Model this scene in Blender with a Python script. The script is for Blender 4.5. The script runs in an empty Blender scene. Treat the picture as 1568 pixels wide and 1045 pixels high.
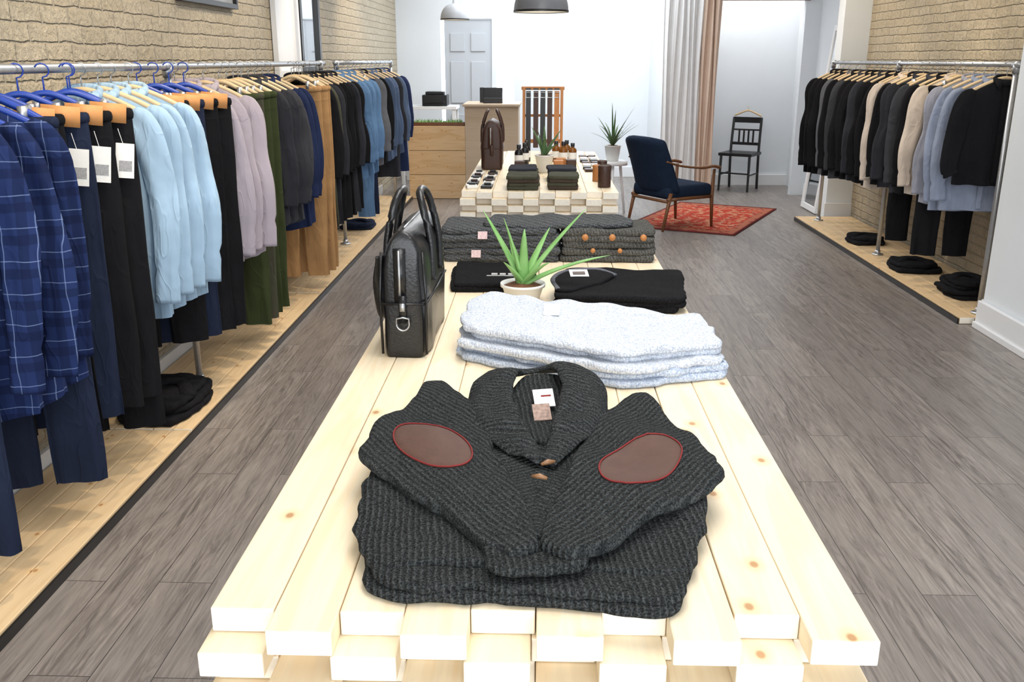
import bpy, math, random
from mathutils import Vector, Matrix, noise
from mathutils.bvhtree import BVHTree
random.seed(7)
sc=bpy.context.scene
try:
    sc.view_settings.view_transform='Standard'
    sc.view_settings.look='None'
except Exception: pass
pi=math.pi
# ------------------------------------------------------------------ materials
class NT:
    def __init__(s,name):
        s.m=bpy.data.materials.new(name); s.m.use_nodes=True
        s.t=s.m.node_tree; s.n=s.t.nodes; s.l=s.t.links
        s.b=s.n['Principled BSDF']
    def new(s,t,**k):
        n=s.n.new(t)
        for a,b in k.items():
            setattr(n,a,b)
        return n
    def link(s,a,b): s.l.new(a,b)
    def math(s,op,a,b=None,c=None):
        n=s.new('ShaderNodeMath',operation=op)
        for i,x in enumerate((a,b,c)):
            if x is None: continue
            if isinstance(x,(int,float)): n.inputs[i].default_value=x
            else: s.link(x,n.inputs[i])
        return n.outputs[0]
    def mix(s,f,a,b,bt='MIX'):
        n=s.new('ShaderNodeMix',data_type='RGBA',blend_type=bt)
        for sock,x in ((n.inputs[0],f),(n.inputs[6],a),(n.inputs[7],b)):
            if isinstance(x,(int,float)): sock.default_value=x
            elif isinstance(x,tuple): sock.default_value=(x[0],x[1],x[2],1)
            else: s.link(x,sock)
        return n.outputs[2]
    def noise(s,vec,scale,detail=3,dist=0,rough=.5):
        n=s.new('ShaderNodeTexNoise'); n.inputs['Scale'].default_value=scale
        n.inputs['Detail'].default_value=detail; n.inputs['Distortion'].default_value=dist
        n.inputs['Roughness'].default_value=rough
        if vec is not None: s.link(vec,n.inputs['Vector'])
        return n.outputs['Fac']
    def coord(s): return s.new('ShaderNodeTexCoord').outputs['Object']
    def sep(s,v):
        n=s.new('ShaderNodeSeparateXYZ'); s.link(v,n.inputs[0]); return n.outputs
    def comb(s,x,y,z):
        n=s.new('ShaderNodeCombineXYZ')
        for i,q in enumerate((x,y,z)):
            if isinstance(q,(int,float)): n.inputs[i].default_value=q
            else: s.link(q,n.inputs[i])
        return n.outputs[0]
    def ramp(s,f,pts):
        n=s.new('ShaderNodeValToRGB'); e=n.color_ramp.elements
        while len(e)<len(pts): e.new(.5)
        for i,(p,c) in enumerate(pts):
            e[i].position=p; e[i].color=(c[0],c[1],c[2],1) if isinstance(c,tuple) else (c,c,c,1)
        s.link(f,n.inputs[0]); return n.outputs[0]
    def bump(s,h,st=.3,dist=.01):
        n=s.new('ShaderNodeBump'); n.inputs['Strength'].default_value=st; n.inputs['Distance'].default_value=dist
        s.link(h,n.inputs['Height']); s.link(n.outputs[0],s.b.inputs['Normal'])
    def col(s,c):
        if isinstance(c,tuple): s.b.inputs['Base Color'].default_value=(c[0],c[1],c[2],1)
        else: s.link(c,s.b.inputs['Base Color'])
    def setp(s,rough=.6,metal=0,spec=.4):
        s.b.inputs['Roughness'].default_value=rough; s.b.inputs['Metallic'].default_value=metal
        s.b.inputs['Specular IOR Level'].default_value=spec
def sc3(c,k): return tuple(min(1,x*k) for x in c)
def simple(name,c,rough=.6,metal=0,ns=20,var=.15,bs=0,bst=.2,spec=.4):
    t=NT(name); co=t.coord(); n=t.noise(co,ns)
    t.col(t.mix(n,sc3(c,1-var),sc3(c,1+var))); t.setp(rough,metal,spec)
    if bs: t.bump(t.noise(co,bs,2),bst,.004)
    return t.m
def creases(t,co):
    S=t.sep(co)
    v=t.comb(S[0],S[1],t.math('MULTIPLY',S[2],.35))
    n=t.noise(v,13,1,1.0)
    r=t.math('ABSOLUTE',t.math('SUBTRACT',n,.5))      # ridged: crisp press-folds
    return t.math('SUBTRACT',t.math('MULTIPLY',n,.7),t.math('MULTIPLY',t.math('MINIMUM',r,.06),2.2))
def fabric(name,c,var=.25,rough=.9,spec=.1):
    t=NT(name); co=t.coord()
    a=t.noise(co,9,2)
    x=t.mix(a,sc3(c,1-var),sc3(c,1+var))
    t.col(x); t.setp(rough,0,spec)
    t.bump(creases(t,co),.55,.018)
    return t.m
def denim(name,c):
    t=NT(name); co=t.coord(); a=t.noise(co,5,3,.5); b=t.noise(co,500,1)
    x=t.mix(t.ramp(a,[(.3,0.),(.7,1.)]),sc3(c,.85),sc3(c,1.15)); t.col(t.mix(t.math('MULTIPLY',b,.25),x,sc3(c,.75)))
    t.setp(.85,0,.1); t.bump(creases(t,co),.65,.018); return t.m
def knit(name,c1,c2,ax=1,ay=0,az=0,absx=False,scale=34,bst=.9,rib=.55,nsc=330):
    t=NT(name); co=t.coord(); S=t.sep(co)
    X=t.math('ABSOLUTE',S[0]) if absx else S[0]
    v=t.math('ADD',t.math('ADD',t.math('MULTIPLY',X,ax),t.math('MULTIPLY',S[1],ay)),t.math('MULTIPLY',S[2],az))
    wob=t.math('MULTIPLY',t.noise(co,12,2),.014)
    v=t.math('ADD',v,wob)
    w=t.math('MULTIPLY_ADD',t.math('SINE',t.math('MULTIPLY',v,scale*20)),.5,.5)
    n=t.noise(co,nsc,2)
    base=t.mix(t.ramp(n,[(.38,0.),(.62,1.)]),c1,c2)
    base=t.mix(t.math('MULTIPLY',t.math('SUBTRACT',1.,w),rib),base,sc3(c1,.35))
    t.col(base); t.setp(.95,0,.05)
    t.bump(t.math('ADD',t.math('MULTIPLY',w,rib*1.8),t.math('MULTIPLY',n,.8)),bst,.004); return t.m
def pine(name,axis=1,c1=(.86,.66,.40),c2=(.70,.46,.22),knot=True,attr=True):
    t=NT(name); S=t.sep(t.coord())
    al=S[axis]; ac=S[0] if axis==1 else S[2]
    if attr:
        A=t.new('ShaderNodeAttribute'); A.attribute_name='bv'; av=A.outputs['Fac']
    else: av=t.math('MULTIPLY',t.math('FLOOR',t.math('MULTIPLY',ac,3.57)),.37)
    al2=t.math('ADD',al,t.math('MULTIPLY',av,17.3))
    ac2=t.math('ADD',ac,t.math('MULTIPLY',av,3.1))
    v=t.comb(t.math('MULTIPLY',ac2,1.),t.math('MULTIPLY',al2,.06),0.)
    g=t.noise(v,55,4,1.2); g2=t.noise(t.comb(ac2,t.math('MULTIPLY',al2,.10),0.),16,3,1.5)
    x=t.mix(t.ramp(g,[(.35,0.),(.75,1.)]),c1,sc3(c1,.88))
    x=t.mix(t.math('MULTIPLY',t.ramp(g2,[(.5,0.),(.60,1.)]),.38),x,c2)
    x=t.mix(t.math('MULTIPLY',t.math('FRACT',t.math('MULTIPLY',av,7.7)),.22),x,c2)
    if knot:
        vo=t.new('ShaderNodeTexVoronoi'); vo.voronoi_dimensions='2D'; vo.inputs['Scale'].default_value=1
        t.link(t.comb(t.math('MULTIPLY',ac2,9.),t.math('MULTIPLY',al2,6.5),0.),vo.inputs['Vector'])
        d=vo.outputs['Distance']; cs=t.sep(vo.outputs['Color'])
        on=t.math('GREATER_THAN',cs[0],.62)
        k=t.math('MULTIPLY',t.ramp(d,[(.04,.8),(.075,0.)]),on)
        k2=t.math('MULTIPLY',t.ramp(d,[(.06,.5),(.20,0.)]),on)
        x=t.mix(k2,x,(.72,.46,.21)); x=t.mix(k,x,(.40,.19,.07))
    t.col(x); t.setp(.5,0,.3); t.bump(g,.06,.003); return t.m

M={}
M['pine']=pine('pine_board',1,(.90,.775,.57),(.82,.61,.36)); M['pine_end']=simple('pine_end_grain',(.88,.82,.71),.7,ns=60,var=.10)
M['plat']=pine('platform_pine',1,(.78,.58,.35),(.62,.42,.22))
M['counter']=pine('counter_pine',0,(.74,.52,.30),(.52,.29,.11),attr=False)
M['counter2']=pine('counter_beige',0,(.58,.46,.34),(.5,.37,.24),knot=False,attr=False)
t=NT('grey_wood_floor'); S=t.sep(t.coord())
v=t.comb(S[1],S[0],0.)
br=t.new('ShaderNodeTexBrick'); br.offset=.37; br.offset_frequency=2
t.link(v,br.inputs['Vector'])
for k,x in (('Scale',1.),('Mortar Size',.0013),('Mortar Smooth',.1),('Bias',0.),('Brick Width',1.25),('Row Height',.17)): br.inputs[k].default_value=x
br.inputs['Color1'].default_value=(0,0,0,1); br.inputs['Color2'].default_value=(1,1,1,1); br.inputs['Mortar'].default_value=(.5,.5,.5,1)
bx=t.sep(br.outputs['Color'])[0]
gv=t.comb(t.math('ADD',S[0],t.math('MULTIPLY',bx,5.)),t.math('MULTIPLY',S[1],.075),0.)
g=t.noise(gv,36,5,2.4,.65); g2=t.noise(gv,7,3,3.0)
x=t.mix(t.ramp(g,[(.34,0.),(.66,1.)]),(.120,.102,.092),(.345,.302,.272))
x=t.mix(t.math('MULTIPLY',t.ramp(g2,[(.42,0.),(.62,1.)]),.45),x,(.38,.34,.305)); x=t.mix(t.math('MULTIPLY',bx,.5),x,(.165,.143,.132))
x=t.mix(br.outputs['Fac'],x,(.05,.043,.04)); t.col(x); t.setp(.36,0,.5)
t.bump(t.math('SUBTRACT',t.math('MULTIPLY',g,.3),br.outputs['Fac']),.25,.003); M['floor']=t.m
def brick(name,c1,c2,cm):
    t=NT(name); S=t.sep(t.coord()); wob=t.noise(t.coord(),6,2); wob2=t.noise(t.coord(),22,2)
    wz=t.math('ADD',t.math('MULTIPLY',wob,.02),t.math('MULTIPLY',wob2,.012))
    v=t.comb(t.math('ADD',S[1],wz),t.math('ADD',S[2],wz),0.)
    b=t.new('ShaderNodeTexBrick'); t.link(v,b.inputs['Vector'])
    for k,x in (('Scale',1.),('Mortar Size',.009),('Mortar Smooth',.8),('Bias',0.),('Brick Width',.215),('Row Height',.072)): b.inputs[k].default_value=x
    b.inputs['Color1'].default_value=(*c1,1); b.inputs['Color2'].default_value=(*c2,1); b.inputs['Mortar'].default_value=(*cm,1)
    n=t.noise(t.coord(),30,5,1.2,.65); n2=t.noise(t.coord(),3,3)
    x=t.mix(t.ramp(n,[(.35,0.),(.75,1.)]),b.outputs['Color'],sc3(c1,.72))
    x=t.mix(t.math('MULTIPLY',t.ramp(n2,[(.4,0.),(.7,1.)]),.4),x,c2)
    t.col(x); t.setp(.6,0,.3)
    t.bump(t.math('ADD',t.math('MULTIPLY',b.outputs['Fac'],-1.),t.math('MULTIPLY',n,1.8)),.9,.014); return t.m
M['brick']=brick('painted_brick',(.62,.54,.41),(.53,.45,.32),(.54,.47,.36))
M['wall']=simple('white_wall_paint',(.76,.80,.84),.7,ns=3,var=.03)
M['ceil']=simple('ceiling_paint',(.85,.85,.85),.8,ns=3,var=.02)
M['trim']=simple('trim_paint',(.80,.81,.83),.4,ns=4,var=.03)
M['door']=simple('door_paint',(.50,.53,.57),.4,ns=4,var=.03)
M['steel']=simple('galvanised_steel',(.50,.52,.55),.38,.85,ns=40)
M['black']=simple('black_paint',(.012,.012,.013),.35,ns=20)
M['blackl']=simple('black_leather',(.006,.006,.007),.30,ns=90,var=.3,bs=160,bst=.18,spec=.5)
M['brownl']=simple('brown_leather',(.050,.022,.015),.45,ns=50,var=.3,bs=120)
M['tan']=simple('tan_leather',(.46,.19,.06),.5,ns=50,var=.2,bs=100)
M['horn']=simple('horn_toggle',(.24,.12,.055),.4,ns=90,var=.4)
M['tanp']=simple('tan_leather_patch',(.60,.28,.10),.6,ns=50,var=.15)
M['patch']=simple('elbow_patch_suede',(.082,.038,.026),.7,ns=30,var=.25,bs=150,bst=.2)
M['red']=simple('red_stitch',(.20,.016,.016),.8)
M['woodd']=simple('walnut_wood',(.16,.065,.025),.4,ns=40,var=.25)
M['woodm']=simple('hanger_wood',(.66,.49,.29),.45,ns=40,var=.2)
M['blueh']=simple('blue_plastic',(.02,.06,.35),.35,ns=10)
M['white']=simple('white_ceramic',(.85,.85,.83),.3,ns=10,var=.03)
M['card']=simple('white_card',(.85,.85,.83),.7,ns=60,var=.05)
M['soil']=simple('soil',(.16,.07,.035),.95,ns=150,var=.5,bs=120,bst=1.)
M['amber']=simple('amber_glass',(.20,.07,.01),.15,ns=5)
t=NT('aloe_leaf'); co=t.coord(); t.col(t.mix(t.noise(co,18,3),(.12,.30,.07),(.30,.52,.20))); t.setp(.4,0,.4); M['leaf']=t.m
t=NT('dark_leaf'); t.col(t.mix(t.noise(t.coord(),25,3),(.03,.09,.03),(.12,.2,.08))); t.setp(.5); M['leafd']=t.m
t=NT('mirror_glass'); t.col((.8,.83,.86)); t.setp(.04,1.); M['mirror']=t.m
def emis(name,c,s):
    t=NT(name); t.col(c); t.b.inputs['Emission Color'].default_value=(*c,1); t.b.inputs['Emission Strength'].default_value=s; return t.m
M['day']=emis('daylight_window_pane',(.88,.94,1.),6.)
M['bulb']=emis('lamp_bulb',(1,.85,.6),12.)
F={}
F['light']=denim('chambray_light',(.35,.50,.66)); F['denim']=denim('denim_mid',(.10,.19,.34))
F['denimd']=denim('denim_dark',(.016,.023,.048)); F['bluegrey']=denim('denim_grey',(.09,.13,.22))
F['lav']=fabric('oxford_mauve',(.41,.365,.42),.08); F['olive']=fabric('olive_twill',(.040,.052,.022))
F['char']=fabric('charcoal_cloth',(.030,.032,.040)); F['navy']=fabric('navy_cloth',(.016,.025,.07))
F['camel']=fabric('camel_twill',(.38,.22,.10)); F['blk']=fabric('black_cloth',(.010,.010,.012))
F['grey']=fabric('grey_cloth',(.12,.125,.145)); F['lgrey']=fabric('light_grey_jersey',(.30,.31,.37))
F['cream']=fabric('cream_cloth',(.58,.50,.43)); F['pale']=fabric('grey_blue_jersey',(.25,.29,.39)); F['brown']=fabric('brown_cloth',(.06,.045,.035))
F['dgreen']=fabric('moss_cloth',(.065,.065,.045)); F['dgrey']=fabric('dark_grey_cloth',(.045,.047,.055))
t=NT('navy_plaid'); S=t.sep(t.coord())
def lines(co,per,w,off=0.): 
    f=t.math('FRACT',t.math('MULTIPLY_ADD',co,1/per,off)); return t.math('LESS_THAN',f,w)
x=t.mix(t.noise(t.coord(),6,3),(.012,.020,.075),(.020,.038,.125))
wb=t.math('MULTIPLY',t.noise(t.coord(),7,2),.02)
X=t.math('ADD',S[0],wb); Z=t.math('ADD',S[2],wb)
x=t.mix(t.math('MULTIPLY',lines(X,.088,.3),.5),x,(.006,.01,.035)); x=t.mix(t.math('MULTIPLY',lines(Z,.088,.3),.5),x,(.006,.01,.035))
x=t.mix(t.math('MULTIPLY',lines(X,.088,.03,.5),.4),x,(.25,.34,.58)); x=t.mix(t.math('MULTIPLY',lines(Z,.088,.03,.5),.4),x,(.25,.34,.58))
t.col(x); t.setp(.85,0,.1); t.bump(creases(t,t.coord()),.6,.018); F['plaid']=t.m
K={}
dk1,dk2=(.018,.020,.021),(.075,.080,.080)
K['body']=knit('charcoal_rib_body',dk1,dk2,1,.12,scale=31)
K['slv']=knit('charcoal_rib_sleeve',dk1,dk2,.55,.83,absx=True,scale=31)
K['slvL']=knit('charcoal_rib_sleeve_l',dk1,dk2,.80,.60,scale=31)
K['slvR']=knit('charcoal_rib_sleeve_r',dk1,dk2,-.80,.60,scale=31)
K['col']=knit('charcoal_rib_collar',dk1,dk2,.3,1.,scale=28)
K['blue']=knit('pale_blue_marl',(.42,.465,.56),(.72,.75,.80),1,.35,scale=60,bst=.5,rib=.12,nsc=220)
K['blue2']=knit('sky_blue_marl',(.34,.41,.54),(.62,.67,.76),1,.35,scale=60,bst=.5,rib=.12,nsc=220)
K['grey']=knit('grey_tweed_rib',(.035,.038,.042),(.16,.165,.17),.3,.2,1.,scale=26,rib=.35)
K['grey2']=knit('grey_tweed_rib_warm',(.04,.04,.038),(.18,.175,.16),1.,.3,.2,scale=26,rib=.35)
F['blkk']=knit('black_fine_knit',(.007,.007,.008),(.018,.018,.020),1,.3,scale=60,bst=.3,rib=.2)

# ------------------------------------------------------------------ mesh builder
class MB:
    def __init__(s): s.v=[];s.f=[];s.m=[];s.bv=[]
    def add(s,vs,fs,mi=0,bv=0.):
        o=len(s.v); s.v+= [tuple(v) for v in vs]; s.bv+=[bv]*len(vs)
        for f in fs: s.f.append(tuple(i+o for i in f)); s.m.append(mi)
    def box(s,c,d,mi=0,rot=None,bv=0.,endmi=None,endax=1):
        hx,hy,hz=d[0]/2,d[1]/2,d[2]/2
        vs=[Vector((x*hx,y*hy,z*hz)) for x in(-1,1) for y in(-1,1) for z in(-1,1)]
        if rot is not None: vs=[rot@v for v in vs]
        vs=[v+Vector(c) for v in vs]
        fs=[(0,1,3,2),(4,6,7,5),(0,4,5,1),(2,3,7,6),(0,2,6,4),(1,5,7,3)]
        ax=[0,0,1,1,2,2]; o=len(s.v); s.v+=[tuple(v) for v in vs]; s.bv+=[bv]*8
        for f,a in zip(fs,ax):
            s.f.append(tuple(i+o for i in f)); s.m.append(endmi if (endmi is not None and a==endax) else mi)
    def tube(s,pts,rad,n=8,mi=0,flat=1.,up=(0,0,1),cap=True):
        pts=[Vector(p) for p in pts]; N=len(pts)
        if isinstance(rad,(int,float)): rad=[rad]*N
        up=Vector(up); vs=[]
        for i,p in enumerate(pts):
            T=(pts[min(i+1,N-1)]-pts[max(i-1,0)]).normalized()
            u=up if abs(T.dot(up))<.97 else Vector((0,1,0)) if abs(T.y)<.9 else Vector((1,0,0))
            sd=T.cross(u).normalized(); u2=sd.cross(T)
            for k in range(n):
                a=2*pi*k/n; vs.append(p+sd*(math.cos(a)*rad[i])+u2*(math.sin(a)*rad[i]*flat))
        fs=[]
        for i in range(N-1):
            for k in range(n): fs.append((i*n+k,i*n+(k+1)%n,(i+1)*n+(k+1)%n,(i+1)*n+k))
        if cap: fs.append(tuple(range(n))[::-1]); fs.append(tuple((N-1)*n+k for k in range(n)))
        s.add(vs,fs,mi)
    def lathe(s,prof,c=(0,0,0),n=24,mi=0,cap=False):
        vs=[];fs=[]
        for r,z in prof:
            for k in range(n):
                a=2*pi*k/n; vs.append((c[0]+r*math.cos(a),c[1]+r*math.sin(a),c[2]+z))
        for i in range(len(prof)-1):
            for k in range(n): fs.append((i*n+k,i*n+(k+1)%n,(i+1)*n+(k+1)%n,(i+1)*n+k))
        if cap: fs.append(tuple(range(n))[::-1]); fs.append(tuple((len(prof)-1)*n+k for k in range(n)))
        s.add(vs,fs,mi)
    def slab(s,poly,z0,h,mi=0,amp=.004,seed=0,N=96,chk=3,edge=.004,dome=0.,wr=.5,w0=.12,zf=None):
        P=[Vector((p[0],p[1])) for p in poly]
        for _ in range(chk):
            Q=[]
            for i in range(len(P)):
                a,b=P[i],P[(i+1)%len(P)]; w=w0 if _==0 else .25
                Q+=[a*(1-w)+b*w,a*w+b*(1-w)]
            P=Q
        L=[0]
        for i in range(len(P)): L.append(L[-1]+(P[(i+1)%len(P)]-P[i]).length)
        R=[];j=0
        for k in range(N):
            d=L[-1]*k/N
            while L[j+1]<d: j+=1
            q=(d-L[j])/max(1e-9,L[j+1]-L[j]); R.append(P[j]*(1-q)+P[(j+1)%len(P)]*q)
        c=sum(R,Vector((0,0)))/N
        rings=[]; r=h/2
        for a in (-80,-50,-20,10,40,65,85):
            A=math.radians(a); rings.append(('i',r*(1-math.cos(A)),z0+r+r*math.sin(A)))
        for q in (.93,.84,.72,.58,.42,.26,.12): rings.append(('s',q,z0+h))
        vs=[];sd=Vector((seed*3.7,seed*1.3,seed*.7))
        for kind,q,z in rings:
            for p in R:
                d=p-c; l=d.length
                nz=noise.noise(Vector((p.x*14,p.y*14,0))+sd)
                e=edge*nz+edge*.5*noise.noise(Vector((p.x*34,p.y*34,z*40))+sd)
                pp=c+d*((l-q+e)/l) if kind=='i' else c+d*((l-r*.95+e)/l*q)
                f=(z-z0)/h
                w=noise.noise(Vector((pp.x*9*wr*2,pp.y*9*wr*2,1))+sd)*amp*f+noise.noise(Vector((pp.x*30*wr,pp.y*22*wr,3))+sd)*amp*.5*f
                dm=dome*(1-q**2) if kind=='s' else 0
                zz=z+w+dm
                if zf: zz+=zf(pp.x,pp.y)
                vs.append((pp.x,pp.y,zz))
        fs=[];nr=len(rings)
        for i in range(nr-1):
            for k in range(N): fs.append((i*N+k,i*N+(k+1)%N,(i+1)*N+(k+1)%N,(i+1)*N+k))
        ci=len(vs); vs.append((c.x,c.y,z0+h+dome+noise.noise(Vector((c.x*9*wr*2,c.y*9*wr*2,1))+sd)*amp+(zf(c.x,c.y) if zf else 0)))
        for k in range(N): fs.append(((nr-1)*N+k,(nr-1)*N+(k+1)%N,ci))
        s.add(vs,fs,mi)
    def grid(s,fn,nu,nv,mi=0,close=False):
        vs=[fn(i/nu,j/nv) for j in range(nv+1) for i in range(nu+1)]
        fs=[(j*(nu+1)+i,j*(nu+1)+i+1,(j+1)*(nu+1)+i+1,(j+1)*(nu+1)+i) for j in range(nv) for i in range(nu)]
        s.add(vs,fs,mi)
    def obj(s,name,mats,smooth=True,bevel=0,loc=(0,0,0),rz=0,parent=None,solid=0,sub=0,seg=2):
        me=bpy.data.meshes.new(name); me.from_pydata(s.v,[],s.f)
        for m in mats: me.materials.append(m)
        me.polygons.foreach_set('material_index',s.m)
        me.polygons.foreach_set('use_smooth',[smooth]*len(me.polygons))
        if any(s.bv):
            a=me.attributes.new('bv','FLOAT','POINT'); a.data.foreach_set('value',s.bv)
        me.update()
        o=bpy.data.objects.new(name,me); sc.collection.objects.link(o)
        o.location=loc; o.rotation_euler=(0,0,rz)
        if parent is not None: o.parent=parent
        if solid: 
            m=o.modifiers.new('s','SOLIDIFY'); m.thickness=solid; m.offset=0
        if bevel:
            m=o.modifiers.new('b','BEVEL'); m.width=bevel; m.segments=seg; m.limit_method='ANGLE'
        if sub:
            m=o.modifiers.new('u','SUBSURF'); m.levels=sub; m.render_levels=sub
        return o
def empty(name,loc=(0,0,0),rz=0):
    e=bpy.data.objects.new(name,None); sc.collection.objects.link(e); e.location=loc; e.rotation_euler=(0,0,rz); e.empty_display_size=.1; return e
def plain(name,c,d,mat,bevel=0,parent=None):
    b=MB(); b.box(c,d); return b.obj(name,[mat],False,bevel,parent=parent)
def crv(pts,n=10):
    P=[Vector(p) for p in pts]; out=[]
    for i in range(len(P)-1):
        p0=P[max(i-1,0)];p1=P[i];p2=P[i+1];p3=P[min(i+2,len(P)-1)]
        for k in range(n):
            q=k/n; out.append(.5*((2*p1)+(-p0+p2)*q+(2*p0-5*p1+4*p2-p3)*q*q+(-p0+3*p1-3*p2+p3)*q**3))
    out.append(P[-1]); return out
def surf(o):
    me=o.data; return BVHTree.FromPolygons([v.co.copy() for v in me.vertices],[tuple(p.vertices) for p in me.polygons])

# ------------------------------------------------------------------ room
XL,XR=-1.96,3.22; YF,YB=-2.2,13.0; ZC=3.1
plain('floor',((XL+XR)/2,(YF+YB)/2,-.05),(XR-XL+.4,YB-YF+.4,.1),M['floor'])
plain('ceiling',((XL+XR)/2,(YF+YB)/2,ZC+.05),(XR-XL+.4,YB-YF+.4,.1),M['ceil'])
plain('wall_left',(XL-.1,(YF+YB)/2,ZC/2),(.2,YB-YF,ZC),M['brick'])
plain('wall_right',(XR+.1,(5.5+9.55)/2,ZC/2),(.2,4.05,ZC),M['brick'])
plain('wall_right_front',(2.72+.35,(YF+5.5)/2,ZC/2),(.7,5.5-YF,ZC),M['wall'])
plain('wall_right_rear',(XR+.1,(9.55+YB)/2,ZC/2),(.2,YB-9.55,ZC),M['wall'])
plain('wall_right_pier',(3.09,9.65,ZC/2),(.26,.2,ZC),M['wall'])
b=MB()
def wb(x0,x1,z0,z1): b.box(((x0+x1)/2,YB+.08,(z0+z1)/2),(x1-x0,.16,z1-z0))
wb(XL,-1.36,0,ZC); wb(-1.36,-.66,2.1,ZC); wb(-.66,-.60,0,ZC); wb(-.60,-.36,2.1,ZC); wb(-.36,XR,0,ZC); wb(-.6,-.36,0,.4)
b.obj('wall_back',[M['wall']],False)
b=MB(); b.box((-.99,YB+.05,1.045),(.64,.045,2.09))
for zx in (-1.13,-.85):
    for z0,z1 in ((.25,.85),(1.0,1.55),(1.68,1.92)):
        b.box((zx,YB+.02,(z0+z1)/2),(.2,.02,z1-z0))
d=b.obj('door_1',[M['door']],False,.006)
b=MB(); b.tube([(-.74,YB+.02,1.0),(-.74,YB-.05,1.0)],.012,8); b.tube([(-.74,YB-.05,1.0),(-.84,YB-.05,1.0)],.011,8); b.obj('knob',[M['steel']],parent=d)
plain('window_1',(-.48,YB+.1,1.25),(.24,.02,1.7),M['day'])
plain('window_2',(-1.335,YB+.1,1.05),(.04,.02,2.1),M['day'])
b=MB(); b.box((-.48,YB+.04,1.25),(.015,.04,1.7)); b.box((-.48,YB-.02,.39),(.34,.06,.04)); b.obj('trim_1',[M['trim']],False)
b=MB()
b.box((1.52,12.15,ZC/2),(.08,1.7,ZC)); b.box((2.3,11.3,(2.24+ZC)/2),(1.56,.1,ZC-2.24)); b.box((3.13,11.3,ZC/2),(.18,.1,ZC))
b.obj('wall_fitting',[M['wall']],False)
plain('wall_fitting_back',(2.4,12.2,ZC/2),(1.7,.08,ZC),M['wall'])
plain('trim_2',(2.3,11.235,2.235),(1.56,.02,.025),M['woodd'])
plain('baseboard_fitting',(2.4,12.145,.07),(1.66,.03,.14),M['trim'],.004)
plain('baseboard_rear_right',(XR-.015,10.5,.07),(.03,1.5,.14),M['trim'],.004)
plain('baseboard_back',(.2,YB-.015,.07),(2.6,.03,.14),M['trim'],.004)
plain('baseboard_pier',(3.08,9.53,.08),(.28,.03,.16),M['trim'],.004)
b=MB(); b.box((2.70,1.65,.085),(.03,7.7,.17)); b.box((2.695,1.65,.02),(.05,7.7,.04)); b.box((2.97,5.515,.085),(.5,.03,.17))
b.obj('baseboard_right',[M['trim']],False,.005)
plain('baseboard_left',(XL+.012,5.3,.05),(.02,12,.1),M['trim'])
def boards(b,x0,x1,y0,y1,n,z,th,mi=0,emi=0,jit=0):
    w=(x1-x0)/n
    for i in range(n):
        b.box((x0+w*(i+.5),(y0+y1)/2,z+th/2),(w-.004,y1-y0-.0,th),mi,bv=random.random(),endmi=emi,endax=1)
b=MB()
y=1.2
while y<10.7:
    boards(b,XL+.03,-1.5,y,min(y+2.43,10.75),5,.002,.04,0,1); y+=2.44
b.obj('platform_left',[M['plat'],M['pine_end']],False,.003)
plain('trim_3',(-1.494,5.97,.018),(.008,9.55,.035),M['black'])
b=MB(); boards(b,2.62,3.19,5.56,9.4,6,.002,.04,0,1); b.obj('platform_right',[M['plat'],M['pine_end']],False,.003)
plain('trim_4',(2.612,7.48,.018),(.010,3.84,.035),M['black'])

# ------------------------------------------------------------------ tables
def table(y0,L):
    b=MB(); W=.0907; x0=-.4535; s=.038; ZT=.85
    for layer in range(4):
        for i in range(10):
            fwd=(i%2==1) if layer%2==0 else (i%2==0)
            off=-.055 if fwd else 0
            off+=random.uniform(-.006,.006); dz=random.uniform(-.0012,.0) if layer==0 else 0
            xx=x0+W*(i+.5)+random.uniform(-.0005,.0005)+(-.006 if layer%2 else 0)
            b.box((xx,y0+off+L/2,ZT-s*(layer+.5)-layer*.001+dz),(W-.0012,L,s),0,bv=random.random()+.01,endmi=1)
    for yy in (y0+.35,y0+L-.35):
        for xx in (-.36,.36):
            b.box((xx,yy,(ZT-4*s)/2),(.089,.089,ZT-4*s-.006),2,bv=random.random())
        b.box((0,yy,.2),(.64,.038,.089),2,bv=.3)
    return b.obj('pine_display_table',[M['pine'],M['pine_end'],M['plat']],False,.0024)
table(1.095,2.5); table(5.31,2.44)
ZT=.85

# ------------------------------------------------------------------ cardigan (foreground)
e=empty('folded_cardigan')
b=MB()
low=[(-.285,1.50),(-.287,1.36),(-.266,1.22),(-.242,1.125),(-.208,1.108),(-.05,1.105),(.10,1.088),(.170,1.078),(.198,1.10),(.235,1.22),(.268,1.36),(.277,1.48),(.2,1.7),(-.2,1.74)]
b.slab(low,ZT,.016,0,.003,1,N=150,edge=.010)
lowb=[(x*1.0+.004,y+.010) for x,y in low]; b.slab(lowb,ZT+.014,.014,0,.005,11,N=150,edge=.014)
slope=lambda x,y: max(-.008,min(.014,(y-1.30)*.10))
low2=[(-.280,1.52),(-.292,1.38),(-.280,1.27),(-.258,1.190),(-.205,1.160),(-.05,1.166),(.09,1.152),(.18,1.148),(.226,1.17),(.255,1.26),(.273,1.38),(.275,1.5),(.2,1.72),(-.2,1.75)]
b.slab(low2,ZT+.026,.018,0,.009,2,N=150,edge=.016,zf=slope,dome=.004)
o=b.obj('body',[K['body']],parent=e)
b=MB()
chest=[(-.235,1.80),(-.16,1.745),(-.09,1.75),(0,1.78),(.10,1.75),(.14,1.70),(.225,1.735),(.27,1.6),(.255,1.44),(.10,1.26),(.03,1.2),(-.02,1.2),(-.10,1.30),(-.26,1.45),(-.28,1.6)]
b.slab(chest,ZT+.042,.022,0,.006,4,edge=.006)
b.obj('chest',[K['slv']],parent=e)
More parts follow.
